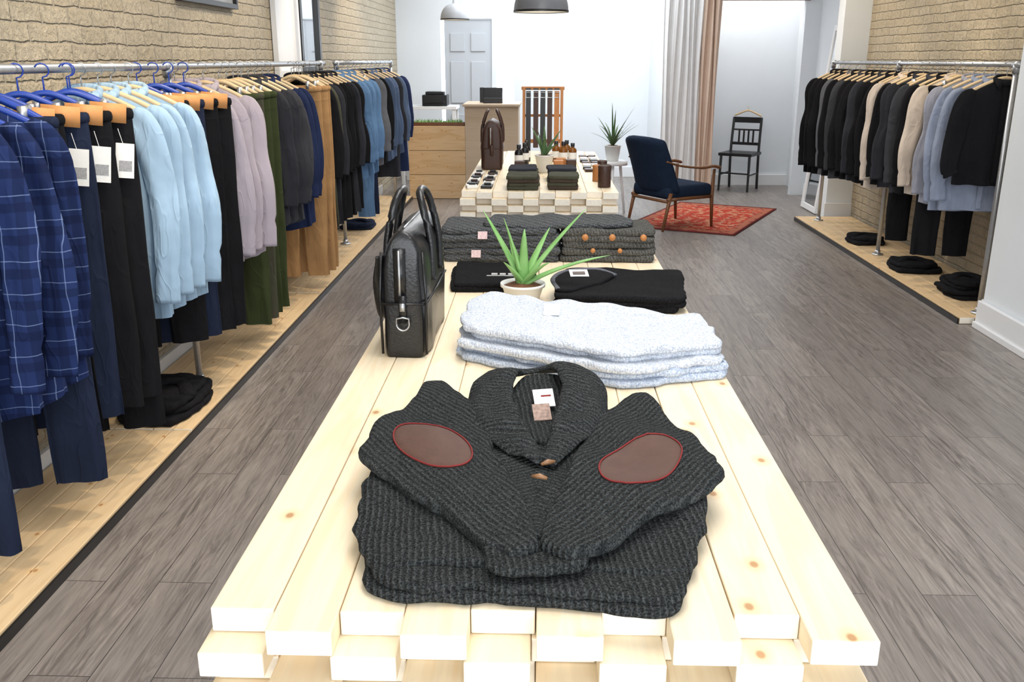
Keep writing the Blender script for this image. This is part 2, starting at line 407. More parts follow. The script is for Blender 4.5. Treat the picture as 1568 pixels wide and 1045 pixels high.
def sslope(x,y): return max(-.014,min(.004,(y-1.40)*.065))+.004*math.sin(x*30+y*22)
b=MB()
b.slab([(-.240,1.825),(-.205,1.83),(-.165,1.75),(-.115,1.66),(-.080,1.50),(-.04,1.36),(-.005,1.25),(.008,1.165),(-.03,1.145),(-.075,1.185),(-.16,1.29),(-.28,1.40),(-.315,1.46),(-.305,1.56),(-.264,1.68)],ZT+.056,.021,0,.008,5,N=140,edge=.011,zf=sslope)
b.obj('sleeve_l',[K['slvL']],parent=e)
b=MB()
b.slab([(.222,1.755),(.195,1.76),(.15,1.69),(.11,1.62),(.075,1.50),(.04,1.36),(.015,1.25),(.005,1.17),(.05,1.14),(.10,1.18),(.17,1.26),(.280,1.34),(.312,1.40),(.30,1.50),(.262,1.62)],ZT+.056,.021,0,.008,6,N=140,edge=.011,zf=sslope)
b.obj('sleeve_r',[K['slvR']],parent=e)
b=MB()
b.slab([(-.085,1.22),(0,1.23),(.085,1.21),(.070,1.135),(.01,1.120),(-.060,1.125)],ZT+.036,.022,0,.008,15,N=64,edge=.010)
b.obj('cuffs',[K['body']],parent=e)
def ell(c,a,bb,d,n=24):
    d=Vector(d).normalized(); s=Vector((-d.y,d.x)); return [tuple(Vector(c)+d*a*math.cos(2*pi*k/n)+s*bb*math.sin(2*pi*k/n)) for k in range(n)]
b=MB()
for c,d,nm in (((-.185,1.478),(-.56,.83),'sleeve_l'),((.176,1.425),(.56,.83),'sleeve_r')):
    T=surf(bpy.data.objects[nm])
    def hz(x,y):
        h=T.ray_cast(Vector((x,y,2)),Vector((0,0,-1))); return h[0].z if h[0] else ZT+.075
    dd=Vector(d).normalized(); ss=Vector((-dd.y,dd.x)); vs=[];fs=[];n=48;m=8
    for j in range(m+1):
        q=j/m
        for k in range(n):
            a=2*pi*k/n; p=Vector(c)+dd*.102*q*math.cos(a)+ss*.058*q*math.sin(a)
            vs.append((p.x,p.y,hz(p.x,p.y)+.0032-(.003 if j==m else 0)))
    for j in range(m):
        for k in range(n): fs.append((j*n+k,(j+1)*n+k,(j+1)*n+(k+1)%n,j*n+(k+1)%n))
    b.add(vs,fs,0)
    ep=ell(c,.1012,.0572,d,64); ep.append(ep[0])
    b.tube([(x,y,hz(x,y)+.0022) for x,y in ep],.0015,6,1)
b.obj('elbow_patches',[M['patch'],M['red']],parent=e)
# collar: two wide lapels lying flat, narrow back-of-neck band, open throat
b=MB()
zc=ZT+.076
cp=crv([(.010,1.425,zc-.002),(-.038,1.50,zc+.004),(-.080,1.59,zc+.008),(-.096,1.69,zc+.014),(-.078,1.785,zc+.030),(-.012,1.835,zc+.018),(.058,1.825,zc+.034),(.090,1.74,zc+.030),(.086,1.64,zc+.014),(.054,1.53,zc+.006),(.020,1.42,zc)],8)
N_=len(cp); rr=[]
for i in range(N_):
    q=i/(N_-1); r=.010+.037*min(1,math.sin(pi*q)*1.7)**.9
    r-=.028*math.exp(-((q-.505)/.075)**2); rr.append(r)
o0=len(b.v); n=22; b.tube(cp,rr,n,0,.26)
C=Vector((-.003,1.66))
for j in range(N_*n):
    i=j//n; x,y,z=b.v[o0+j]; c=cp[i]
    d1=(Vector((x,y))-C).length; d0=(Vector((c.x,c.y))-C).length
    z2=z-(d1-d0)*.34+.006*noise.noise(Vector((x*22,y*22,1)))+.003*math.sin((d1)*120)
    b.v[o0+j]=(x+.004*noise.noise(Vector((x*18,y*18,4))),y,z2)
b.obj('shawl_collar',[K['col']],parent=e)
b=MB(); b.slab([(-.07,1.72),(-.03,1.82),(.05,1.82),(.07,1.72),(.06,1.62),(.015,1.50),(-.045,1.58)],ZT+.056,.018,0,.003,9,N=48,zf=lambda x,y:max(0,(y-1.66))*.16)
b.obj('neck_inside',[K['body']],parent=e)
b=MB(); rt=Matrix.Rotation(math.radians(22),3,'X')@Matrix.Rotation(.12,3,'Z')
b.box((.012,1.685,ZT+.093),(.040,.050,.002),0,rt); b.box((.008,1.635,ZT+.083),(.034,.045,.002),1,rt); b.box((.016,1.690,ZT+.0955),(.020,.005,.0015),2,rt); b.box((.006,1.705,ZT+.101),(.012,.005,.0015),2,rt)
b.obj('neck_label',[M['card'],simple('label_print',(.32,.22,.18),.7,ns=120,var=.95),M['red']],False,parent=e)
b=MB()
for x,y,a in ((.018,1.400,.5),(.004,1.345,-.3),):
    b.tube([(x-.013*math.cos(a),y-.013*math.sin(a),ZT+.085),(x,y,ZT+.087),(x+.013*math.cos(a),y+.013*math.sin(a),ZT+.085)],[.0025,.0048,.0025],8)
b.obj('toggle_buttons',[M['horn']],parent=e)

# ------------------------------------------------------------------ pale blue sweaters
b=MB()
pb=[(-.200,2.19),(-.02,2.09),(.20,1.985),(.30,2.015),(.445,2.065),(.456,2.20),(.435,2.30),(.2,2.42),(-.03,2.50),(-.15,2.56),(-.185,2.5),(-.205,2.35)]
z=ZT
offs=[(0,0,1.),(.008,.010,.99),(-.006,.002,.99),(.008,.026,.965),(-.004,.016,.97)]
for i,(dx,dy,sh) in enumerate(offs):
    P=[((x-.12)*sh+.12+dx,(y-2.25)*sh+2.25+dy) for x,y in pb]
    hh=.0195
    b.slab(P,z,hh,1 if i in(0,1) else 0,.006 if i<4 else .012,20+i,N=150,edge=.016,wr=.7,w0=.05); z+=hh*.90
o=b.obj('folded_blue_sweaters',[K['blue'],K['blue2']])
T=surf(o)
def hz2(x,y):
    h=T.ray_cast(Vector((x,y,2)),Vector((0,0,-1))); return h[0].z if h[0] else z
b=MB(); zt=max(hz2(.035+a,2.335+c) for a in(-.02,0,.02) for c in(-.04,0,.04))+.002; R3=Matrix.Rotation(-.05,3,'Z')@Matrix.Rotation(.10,3,'X')
b.box((.035,2.325,zt),(.042,.080,.0015),0,R3); b.box((.034,2.31,zt-.0005),(.022,.022,.001),1,R3); b.obj('paper_tag',[M['card'],simple('tag_print',(.6,.6,.6),.8,ns=400,var=.8)],False,parent=o)

# ------------------------------------------------------------------ aloe
def aloe(name,loc,s,pot_r,pot_h,leaves,leafm,rad=.012,seed=1,flat=.4):
    e=empty(name,loc)
    b=MB(); b.lathe([(pot_r*.7,0),(pot_r*.75,.002),(pot_r,pot_h),(pot_r*1.04,pot_h),(pot_r*1.04,pot_h-.01),(pot_r*.92,pot_h-.004),(pot_r*.9,pot_h-.015)],n=32); b.obj('pot',[M['white']],parent=e)
    b=MB(); b.lathe([(pot_r*.93,pot_h-.012),(pot_r*.6,pot_h-.002),(.001,pot_h+.002)],n=24); b.obj('soil',[M['soil']],parent=e)
    b=MB()
    for az,reach,h,droop in leaves:
        pts=[];rd=[]
        for k in range(13):
            q=k/12; r=reach*(q**1.1); zz=pot_h-.01+h*(q-droop*q*q)
            pts.append((math.cos(az)*r,math.sin(az)*r,zz)); rd.append(rad*(1.1-.75*q-.30*q**5)*(1 if k else .8))
        b.tube(pts,rd,8,0,flat)
    b.obj('leaves',[leafm],parent=e)
    return e
aloe('potted_aloe',(-.05,2.80,ZT),1,.068,.058,
 [(2.7,.14,.24,.05),(3.3,.06,.24,.1),(0.2,.20,.26,.08),(-.1,.27,.15,.30),(1.5,.05,.19,.1),(-1.4,.03,.18,.05),(2.1,.09,.16,.1),(.8,.12,.19,.1),(-2.4,.08,.11,.2),(-.7,.11,.13,.3)],M['leaf'],.0195,1,.42)

# ------------------------------------------------------------------ briefcase
def briefcase(name,loc,hx,hy,H,mat,rz=0,handle=.11,ring=True,strap=False):
    e=empty(name,loc,rz); b=MB(); n=64; vs=[];fs=[]
    prof=[(0,.90),(.006,.97),(.02,1.),(.10,1.03),(.45*H,1.02),(.70*H,.97),(.84*H,.86),(.92*H,.68),(.97*H,.42),(H,.10)]
    for z,k in prof:
        for i in range(n):
            a=2*pi*i/n; c,s=math.cos(a),math.sin(a)
            ex=.25
            x=hx*k*math.copysign(abs(c)**ex,c); y=hy*(1-(1-k)*.10)*math.copysign(abs(s)**ex,s)
            d=.003*noise.noise(Vector((x*20,y*14,z*16)))
            vs.append((x+d*3*(1 if x>0 else -1),y+d,z))
    for i in range(len(prof)-1):
        for k in range(n): fs.append((i*n+k,i*n+(k+1)%n,(i+1)*n+(k+1)%n,(i+1)*n+k))
    fs.append(tuple(range(n))[::-1]); fs.append(tuple((len(prof)-1)*n+k for k in range(n)))
    b.add(vs,fs); b.obj('body',[mat],parent=e)
    b=MB()
    b.box((-hx*.1,-hy-.003,H*.66),(hx*.5,.008,H*.42)); b.box((0,-hy-.004,H*.44),(hx*1.9,.008,.006)); b.box((0,-hy-.006,H*.40),(hx*.32,.012,.07))
    for sx in (-1,1):
        b.tube([(sx*hx*.97,-hy*.985,.01),(sx*hx*1.0,-hy*.985,H*.5),(sx*hx*.88,-hy*.975,H*.84)],.0035,6)
        b.tube([(sx*hx*1.04,-hy*.96,H*.45),(sx*hx*1.07,0,H*.45),(sx*hx*1.04,hy*.96,H*.45)],.003,6)
        pts=crv([(sx*hx*1.02,-hy*.38,H*.55),(sx*hx*.98,-hy*.37,H*.85),(sx*hx*.65,-hy*.34,H+handle*.55),(sx*hx*.45,-hy*.18,H+handle),(sx*hx*.45,hy*.18,H+handle),(sx*hx*.65,hy*.34,H+handle*.55),(sx*hx*.98,hy*.37,H*.85),(sx*hx*1.02,hy*.38,H*.55)],6)
        b.tube(pts,.010,8)
    if strap:
        b.tube(crv([(-hx*.95,-hy*.9,H*.80),(-hx*1.2,-hy*.75,H*.55),(-hx*1.3,-hy*.3,H*.22),(-hx*1.25,hy*.3,H*.25),(-hx*1.15,hy*.8,H*.7)],8),.014,8,0,.2)
    b.obj('handles_and_seams',[mat],parent=e)
    b=MB()
    b.box((-hx*.1,-hy-.008,H*.66),(.005,.004,H*.40),0)
    if ring:
        pts=[(.016*math.cos(a),-hy-.013,H*.29+.018*math.sin(a)) for a in [pi*(1+k/10) for k in range(11)]]+[(.016,-hy-.013,H*.33),(.0,-hy-.013,H*.34),(-.016,-hy-.013,H*.33),(-.016,-hy-.013,H*.29)]
        b.tube(pts,.0024,6,0)
        b.box((0,-hy-.012,H*.42),(.012,.008,.02),0)
    b.tube([(0,-hy*.7,H+.001),(0,hy*.7,H+.001)],.003,6,0)
    b.obj('hardware',[M['steel']],parent=e)
    return e
briefcase('leather_briefcase',(-.335,2.40,ZT),.058,.19,.325,M['blackl'],rz=math.radians(-1.5),handle=.075,strap=True)

# ------------------------------------------------------------------ more folded stacks on table
def stack(name,x0,x1,y0,y1,z,hs,mats,rot=0,edge=.006,amp=.004,seed=30,mis=None,w0=.06,b=None,fin=True):
    b=b or MB(); cx,cy=(x0+x1)/2,(y0+y1)/2
    for i,h in enumerate(hs):
        dx=random.uniform(-.008,.008); r=rot+random.uniform(-.03,.03); w=(x1-x0)/2*random.uniform(.95,1.); d=(y1-y0)/2*random.uniform(.94,1.)
        P=[]
        for px,py in ((-w,-d),(0,-d*1.03),(w,-d),(w*1.02,0),(w,d),(0,d),(-w,d),(-w*1.02,0)):
            P.append((cx+dx+px*math.cos(r)-py*math.sin(r),cy+px*math.sin(r)+py*math.cos(r)))
        b.slab(P,z,h,(mis[i] if mis else 0),amp,seed+i,N=96,edge=edge,w0=w0); z+=h*.9
    return (b.obj(name,mats) if fin else b),z
o,z=stack('folded_black_sweaters',.06,.46,2.66,3.06,ZT,[.018,.018,.016],[F['blkk']],rot=-.10,seed=40,amp=.007,edge=.01)
b=MB(); b.slab([(.05,2.72),(.05,2.88),(.09,2.97),(.20,3.01),(.25,2.93),(.20,2.82),(.10,2.72)],z-.002,.012,0,.004,45,N=48); b.obj('collar',[F['blkk']],parent=o)
b=MB(); b.tube(crv([(.06,2.73,z+.008),(.045,2.86,z+.010),(.09,2.965,z+.012),(.19,3.0,z+.012),(.25,2.93,z+.008)],6),.008,8,0,.6); b.obj('collar_rib',[F['grey']],parent=o)
b=MB(); b.box((.13,2.91,z+.018),(.06,.05,.002),0,Matrix.Rotation(.1,3,'Z')@Matrix.Rotation(.22,3,'X')); b.box((.13,2.905,z+.020),(.04,.02,.001),1,Matrix.Rotation(.1,3,'Z')@Matrix.Rotation(.22,3,'X')); b.obj('neck_label',[M['card'],M['brownl']],False,parent=o)
o,z=stack('folded_black_tshirts',-.30,-.01,2.90,3.24,ZT,[.018,.016],[F['blkk']],rot=.03,seed=50)
b=MB()
for k in range(3): b.box((-.15+.028*k,3.02,z+.004),(.02,.022,.002))
b.box((-.13,2.995,z+.004),(.09,.008,.002)); b.obj('neck_label',[simple('grey_label',(.45,.45,.45),.8,ns=300,var=.6)],False,parent=o)
b,z=stack('x',-.37,.085,3.36,3.62,ZT,[.03,.028,.028,.028,.026],None,seed=60,edge=.008,amp=.008,fin=False)
b,z2=stack('x',.075,.44,3.37,3.62,ZT,[.028,.028,.028,.026,.024],None,seed=70,edge=.008,amp=.008,mis=[1]*5,b=b,fin=False)
b.slab([(-.22,3.40),(-.05,3.37),(.15,3.38),(.36,3.42),(.33,3.61),(0,3.625),(-.18,3.62)],z-.002,.020,0,.010,77,N=120,edge=.012)
o=b.obj('folded_grey_cardigans',[K['grey'],K['grey2']])
b=MB()
for x,zz in ((-.235,.885),(-.21,.955)): b.box((x,3.352,zz),(.035,.004,.028),0,Matrix.Rotation(-.3,3,'X'))
b.obj('size_labels',[simple('pink_white_label',(.7,.5,.5),.8,ns=200,var=.5)],False,parent=o)
b=MB()
for x in (.17,.27,.385): b.tube([(x,3.352,.950),(x,3.344,.950)],.012,12,0)
for x in (.2,.3): b.tube([(x,3.352,.90),(x,3.346,.90)],.009,12,0)
b.obj('wood_buttons',[M['tan']],parent=o)

# ------------------------------------------------------------------ second table goods
mm=[F['dgreen'],F['char'],F['brown']]
for x0,x1,y0,y1,ms in ((-.19,0.,5.33,5.60,[0,0,2,0]),(.045,.225,5.35,5.60,[2,0,2,0]),(-.19,-.01,5.72,5.98,[1,1,0,1]),(.05,.23,5.72,5.98,[1,2,1,1])):
    stack('folded_tshirts',x0,x1,y0,y1,ZT,[.022]*4,mm,seed=int(x0*100)+int(y0*10),mis=ms)
briefcase('leather_bag',(-.33,6.50,ZT),.07,.15,.33,M['brownl'],handle=.06,ring=False)
aloe('potted_aloe',(.03,6.25,ZT),1,.062,.115,[(2.6,.10,.20,.05),(3.3,.05,.2,.1),(0.25,.12,.2,.1),(1.6,.05,.22,.1),(-1.5,.04,.16,.1),(2.0,.12,.16,.2),(.8,.14,.17,.2),(-.7,.12,.13,.3)],M['leafd'],.018,2,.42)
b=MB()
for i in range(5):
    y=5.45+i*.16
    for x in (-.40,-.31):
        b.box((x+random.uniform(-.006,.006),y,ZT+.008),(.065,.10,.016),0 if (i+int(x*10))%2 else 1,Matrix.Rotation(random.uniform(-.2,.2),3,'Z'))
        b.box((x,y+.02,ZT+.022),(.04,.03,.012),2 if i%2 else 0)
b.obj('wallet_display',[M['black'],M['card'],M['brownl']],False,.003)
b=MB()
for i in range(7):
    for x in (.33,.40):
        y=6.3+i*.15
        b.box((x+random.uniform(-.006,.006),y,ZT+.009),(.055,.09,.018),(i+int(x*30))%3,Matrix.Rotation(random.uniform(-.2,.2),3,'Z'))
b.obj('leather_card_holders',[M['brownl'],M['black'],M['card']],False,.003)
b=MB()
for x,y,h,r,mi in ((.385,5.50,.13,.038,0),(.36,5.78,.10,.03,1),(.40,5.95,.11,.03,0)):
    b.lathe([(r,0),(r*1.02,.004),(r,h*.7),(r*1.05,h*.95),(r*.9,h),(r*.8,h*.9),(.001,h*.85)],(x,y,ZT+.001),20,mi,False)
b.obj('leather_cups',[M['brownl'],M['tan']])
def bottle(x,y,h,r,mm_,name='amber_bottle'):
    b=MB(); b.lathe([(.001,0),(r,0),(r,h*.62),(r*.9,h*.7),(r*.4,h*.78),(r*.4,h*.84)],n=20); b.lathe([(r*.5,h*.82),(r*.5,h),(.001,h)],n=20,mi=1); b.lathe([(r*1.01,h*.2),(r*1.01,h*.52)],n=20,mi=2)
    b.obj(name,[mm_,M['black'],M['card']],loc=(x,y,ZT+.001))
for x,y,h,r in ((.17,6.75,.16,.032),(.24,6.85,.14,.03),(.20,6.98,.15,.03),(.12,6.9,.15,.03)): bottle(x,y,h,r,M['amber'])
for x,y in ((-.11,6.75),(-.10,6.92),(-.15,6.6)): bottle(x,y,.15,.03,M['blackl'],'black_bottle')
b=MB()
for i,(x,y) in enumerate(((.13,6.45),(.22,6.5),(.15,6.6),(-.14,6.4))):
    b.box((x,y,ZT+.03),(.07,.07,.058),i%2)
b.obj('leather_boxes',[M['tan'],M['brownl']],False,.006)
e=empty('belt_rack',(.02,7.5,ZT)); b=MB()
for x in (-.15,.15): b.box((x,0,.26),(.022,.04,.52)); b.box((x,0,.012),(.03,.22,.022))
b.box((0,0,.51),(.34,.03,.026)); b.box((0,0,.1),(.30,.02,.03)); b.box((0,.01,.3),(.3,.012,.02)); b.obj('frame',[M['tan']],False,.003,parent=e)
b=MB()
for i,x in enumerate((-.115,-.055,.0,.055,.11)):
    b.box((x,-.03,.27),(.040,.006,.44),i%2 if i!=4 else 2); b.box((x,-.022,.505),(.040,.03,.012),0); b.tube([(x-.018,-.036,.44),(x+.018,-.036,.44),(x+.018,-.036,.48),(x-.018,-.036,.48),(x-.018,-.036,.44)],.003,6,3)
b.obj('belts',[M['black'],M['brownl'],M['tan'],M['steel']],False,.002,parent=e)

# ------------------------------------------------------------------ counter
e=empty('checkout_counter',(0,0,0)); b=MB()
b.box((-1.20,11.16,.42),(.66,.68,.84)); 
b.obj('lower_body',[M['counter']],False,.006,parent=e)
b=MB(); 
for i in range(3): b.box((-1.20,10.80,.142+.28*i),(.66,.02,.275))
b.obj('front_planks',[M['counter']],False,.004,parent=e)
b=MB(); b.box((-.56,11.15,.53),(.62,.7,1.06)); b.box((-.56,11.13,1.075),(.66,.78,.03)); b.obj('raised_body',[M['counter2']],False,.006,parent=e)
b=MB(); b.box((-1.2,10.87,.86),(.64,.12,.04),0)
for i in range(170):
    x=random.uniform(-1.5,-.9); y=random.uniform(10.83,10.91); a=random.uniform(0,6.28); l=random.uniform(.02,.045)
    b.tube([(x,y,.875),(x+math.cos(a)*l*.5,y+math.sin(a)*l*.5,.875+l)],[.006,.001],4,1)
b.obj('succulent_planter',[M['woodd'],M['leaf']],False)
e=empty('cash_register',(-.55,11.0,1.091)); b=MB(); b.box((0,0,.03),(.22,.20,.06)); b.box((.0,0,.10),(.22,.03,.15),0,Matrix.Rotation(-.4,3,'X')); b.box((-.13,.02,.09),(.05,.05,.17),0)
b.obj('register_body',[M['black']],False,.005,parent=e)
e=empty('back_desk',(-1.45,12.3,0)); b=MB(); b.box((0,0,.98),(.75,.5,.04)); 
for x in (-.34,.34):
    for y in (-.22,.22): b.box((x,y,.48),(.04,.04,.96))
b.obj('top_and_legs',[M['trim']],False,.003,parent=e)
b=MB(); b.box((0,0,.07),(.32,.3,.14)); b.box((0,-.02,.16),(.24,.2,.04)); b.box((0,-.16,.05),(.26,.06,.02)); b.obj('receipt_printer',[M['black']],False,.01,loc=(-1.36,12.25,1.001))

# ------------------------------------------------------------------ pendants
def pendant(loc,r=.165,c=(.22,.225,.24)):
    e=empty('pendant_lamp',loc); b=MB()
    prof=[(r,0)]+[(r*math.cos(a)**.8,r*1.05*math.sin(a)) for a in [k*pi/2/12 for k in range(1,12)]]+[(.025,r*1.06),(.022,r*1.3),(.001,r*1.32)]
    b.lathe(prof,n=40); b.lathe([(r,0),(r*.985,.002)]+[(r*.97*math.cos(k*pi/26)**.8,r*1.0*math.sin(k*pi/26)) for k in range(1,12)],n=40,mi=1)
    b.lathe([(r*1.01,-.004),(r*1.015,.008),(r*1.0,.010)],n=40,mi=2)
    b.tube([(0,0,r*1.3),(0,0,ZC-loc[2])],.004,6,2)
    b.obj('shade',[simple('grey_enamel',c,.4),M['white'],M['black']],parent=e)
    b=MB(); b.lathe([(.001,.02),(.025,.03),(.032,.055),(.022,.085),(.014,.11)],n=16); b.obj('bulb',[M['bulb']],parent=e)
pendant((-.98,11.0,2.01),.165,(.42,.43,.45)); pendant((0.0,6.1,1.865),.172,(.16,.165,.18))

# ------------------------------------------------------------------ mirrors / frame on left wall
def framed(name,y0,y1,z0,z1,fm,inner,fw=.05):
    e=empty(name,(XL,0,0)); b=MB()
    for a in ((y0,y1,z0,z0+fw),(y0,y1,z1-fw,z1),(y0,y0+fw,z0+fw,z1-fw),(y1-fw,y1,z0+fw,z1-fw)):
        b.box((.025,(a[0]+a[1])/2,(a[2]+a[3])/2),(.04,a[1]-a[0],a[3]-a[2]))
    b.obj('frame',[fm],False,.003,parent=e)
    b=MB(); b.box((.015,(y0+y1)/2,(z0+z1)/2),(.01,y1-y0-.02,z1-z0-.02)); b.obj('panel',[inner],False,parent=e)
framed('wall_mirror',6.95,7.62,1.45,2.6,M['trim'],M['trim'])
framed('wall_mirror',7.66,8.35,1.45,2.6,M['black'],M['mirror'],.07)
framed('picture_frame',5.15,6.1,1.88,2.6,M['black'],simple('print_grey',(.25,.27,.3),.5,ns=6,var=.4),.03)

# ------------------------------------------------------------------ garments
def hanger(parent,zbar,mat,halfw=.2):
    b=MB()
    b.tube(crv([(-halfw,0,-.066),(-halfw*.5,0,-.014),(0,0,.018),(halfw*.5,0,-.014),(halfw,0,-.066)],5),.012,6,0,1.)
    hk=[(0,0,.01),(0,0,zbar-.03)]+[(.022*math.cos(a)-.0,0,zbar+.0+.022*math.sin(a)) for a in [-pi*.5+k*pi*1.35/8 for k in range(9)]]
    b.tube(hk,.0028,6,1)
    b.obj('hanger',[mat,M['steel'] if mat is not M['blueh'] else mat],parent=parent)
def shirt(name,loc,mat,rz=0,L=.80,w=.21,th=.034,sl=.66,seed=0,hmat=None,tail=.03,cuff=True,flare=1.10,collar=True,zbar=.09,pocket=False):
    rnd=random.Random(seed); b=MB(); n=72; K_=32; vs=[];fs=[]
    sd=Vector((seed*2.1,seed,0)); ph=rnd.uniform(0,6); fr=rnd.uniform(26,40)
    for k in range(K_+1):
        q=k/K_; z=-q*L
        zs=.085/L
        hw=.055+(w-.055)*min(1,q/zs)**.85 if q<zs else w*(1+(flare-1)*((q-zs)/(1-zs)))*(1-.05*math.sin(min(1,(q-zs)/.5)*pi))
        tt=th*(.5+.6*min(1,q/.2)) 
        for i in range(n):
            a=2*pi*i/n; c,s=math.cos(a),math.sin(a)
            x=hw*math.copysign(abs(c)**.75,c); y=tt*math.copysign(abs(s)**.6,s)
            amp=.001+.020*q
            u=math.sin(x*fr+ph+1.6*noise.noise(Vector((x*3,z*1.5,seed))))
            f=(abs(u)**.7*(1 if u>0 else -1))*amp*.6+noise.noise(Vector((x*8,z*1.6,s*1.5))+sd)*amp*1.2
            y+=f; x+=noise.noise(Vector((s*2,z*2.5,5))+sd)*.022*q
            zz=z-(tail*(abs(s)**1.5)*(q**6))+ .010*noise.noise(Vector((x*10,1,seed)))*q
            vs.append((x,y,zz))
    for k in range(K_):
        for i in range(n): fs.append((k*n+i,k*n+(i+1)%n,(k+1)*n+(i+1)%n,(k+1)*n+i))
    b.add(vs,fs,0)
    b.grid(lambda u,v:(-.014+.028*u,-th*(.5+.6*min(1,v*5))-.010-.012*v,-.03-v*(L-.05)),1,12,0)
    if pocket:
        b.grid(lambda u,v:(.06+.09*u,-th*1.1-.012-.003*math.sin(u*pi),-.20-.11*v),4,4,0)
    if sl:
        for sx in (-1,1):
            yj=rnd.uniform(-.03,.01)-(.012); xe=w*flare+rnd.uniform(-.01,.02); bend=rnd.uniform(-.02,.025)
            pts=crv([(sx*w*.70,0,-.070),(sx*(w+.000),yj*.4,-.15),(sx*(w+.018+bend),yj,-.33),(sx*(xe+.014+bend*.5),yj*1.6-.012,-.50),(sx*(xe+.002),yj*1.5-.03,-sl)],10)
            N=len(pts); rd=[]
            for i in range(N):
                q=i/(N-1); r=.070-.026*q
                if q<.14: r*=.55+.45*q/.14
                rd.append(r)
            if cuff:
                for j in (1,2,3,4,5): rd[-j]=.046
                rd[-6]=.040
            o=len(b.v); nn=24; b.tube(pts,rd,nn,0,.36,up=(0,1,0),cap=True)
            for j in range(o,len(b.v)):
                kk=(j-o)%nn; ii=(j-o)//nn; a=2*pi*kk/nn
                x,y,z=b.v[j]; cx,cy,cz=pts[min(ii,N-1)]
                g=noise.noise(Vector((math.cos(a)*1.6,math.sin(a)*1.6,z*3.0+sx*3))+sd)
                h=math.sin(z*46+a*1.5+seed+5*noise.noise(Vector((z*5,a,seed))))
                h=(1-abs(h))**2*.22*(.4+noise.noise(Vector((z*4,sx,seed)))*1.2)
                b.v[j]=(cx+(x-cx)*(1+.16*g-h*.25),cy+(y-cy)*(1+.5*g-h*1.3),z)
    if collar:
        cp=[(.062*math.cos(a),.038*math.sin(a)-.002,.004+.016*math.sin(a)) for a in [k*2*pi/20 for k in range(21)]]
        b.tube(cp,.013,8,0,1.6)
        for sx in (-1,1): b.tube([(sx*.055,-.035,.008),(sx*.042,-.050,-.022),(sx*.036,-.052,-.052)],[.016,.020,.003],6,0,.2,up=(0,1,0))
    o=b.obj(name,[mat],loc=loc,rz=rz)
    hanger(o,zbar,hmat or M['woodm'],.195)
    return o
def tagcard(o,x,y,z,s=(.05,.002,.08),mat=None):
    b=MB(); R3=Matrix.Rotation(.12,3,'Y'); b.box((x,y,z),s,0,R3); b.box((x,y-.0015,z-s[2]*.15),(s[0]*.7,.001,s[2]*.3),1,R3); b.tube([(x,y,z+s[2]*.5),(x-.01,y+.01,z+s[2]*.5+.05)],.0012,4,0)
    b.obj('price_tag',[mat or M['card'],simple('tag_ink',(.35,.35,.36),.8,ns=500,var=.8)],False,parent=o)
def trousers(name,loc,mat,rz=0,L=1.05,w=.19,seed=0,hmat=None,patch=None,tag=False,zbar=.09):
    b=MB(); sd=Vector((seed*2.1,seed,0))
    n=36
    for sx in (-1,1):
        vs=[];fs=[];K_=24
        for k in range(K_+1):
            q=k/K_; z=-.06-q*L
            cx=sx*(w*.5+.008*q); hw=w*(.5 if q<.25 else .5-.10*(q-.25)/.75)*(1.02); yo=sx*.008*q
            for i in range(n):
                a=2*pi*i/n; c,s=math.cos(a),math.sin(a)
                x=cx+hw*math.copysign(abs(c)**.8,c); y=yo+.022*math.copysign(abs(s)**.8,s)
                y+=noise.noise(Vector((x*13,z*2.2,s*2))+sd)*.020*(.2+q); x+=noise.noise(Vector((s,z*3,2))+sd)*.014*q
                vs.append((x,y,z))
        for k in range(K_):
            for i in range(n): fs.append((k*n+i,k*n+(i+1)%n,(k+1)*n+(i+1)%n,(k+1)*n+i))
        b.add(vs,fs,0)
    ww=w
    cp=[(ww*1.0*math.copysign(abs(math.cos(a))**.6,math.cos(a)),.028*math.sin(a),-.06) for a in [k*2*pi/32 for k in range(33)]]
    b.tube(cp,.018,8,0,.5,up=(0,1,0))
    for sx in (-1,1): b.box((sx*ww*.55,0,-.035),(.02,.07,.05),1)
    if patch: b.box((ww*.60,-.046,-.050),(.115,.006,.065),2,Matrix.Rotation(.12,3,'Y'))
    o=b.obj(name,[mat,M['steel'],M['tanp']],loc=loc,rz=rz)
    if tag: tagcard(o,ww*.78,-.055,-.215,(.060,.002,.12))
    hanger(o,zbar,hmat or M['woodm'],.17)
    return o
RX=-1.68; ZG=1.455
R=random.Random(3)
def rr_(a=.10): return R.uniform(-a,a)
sd_=1
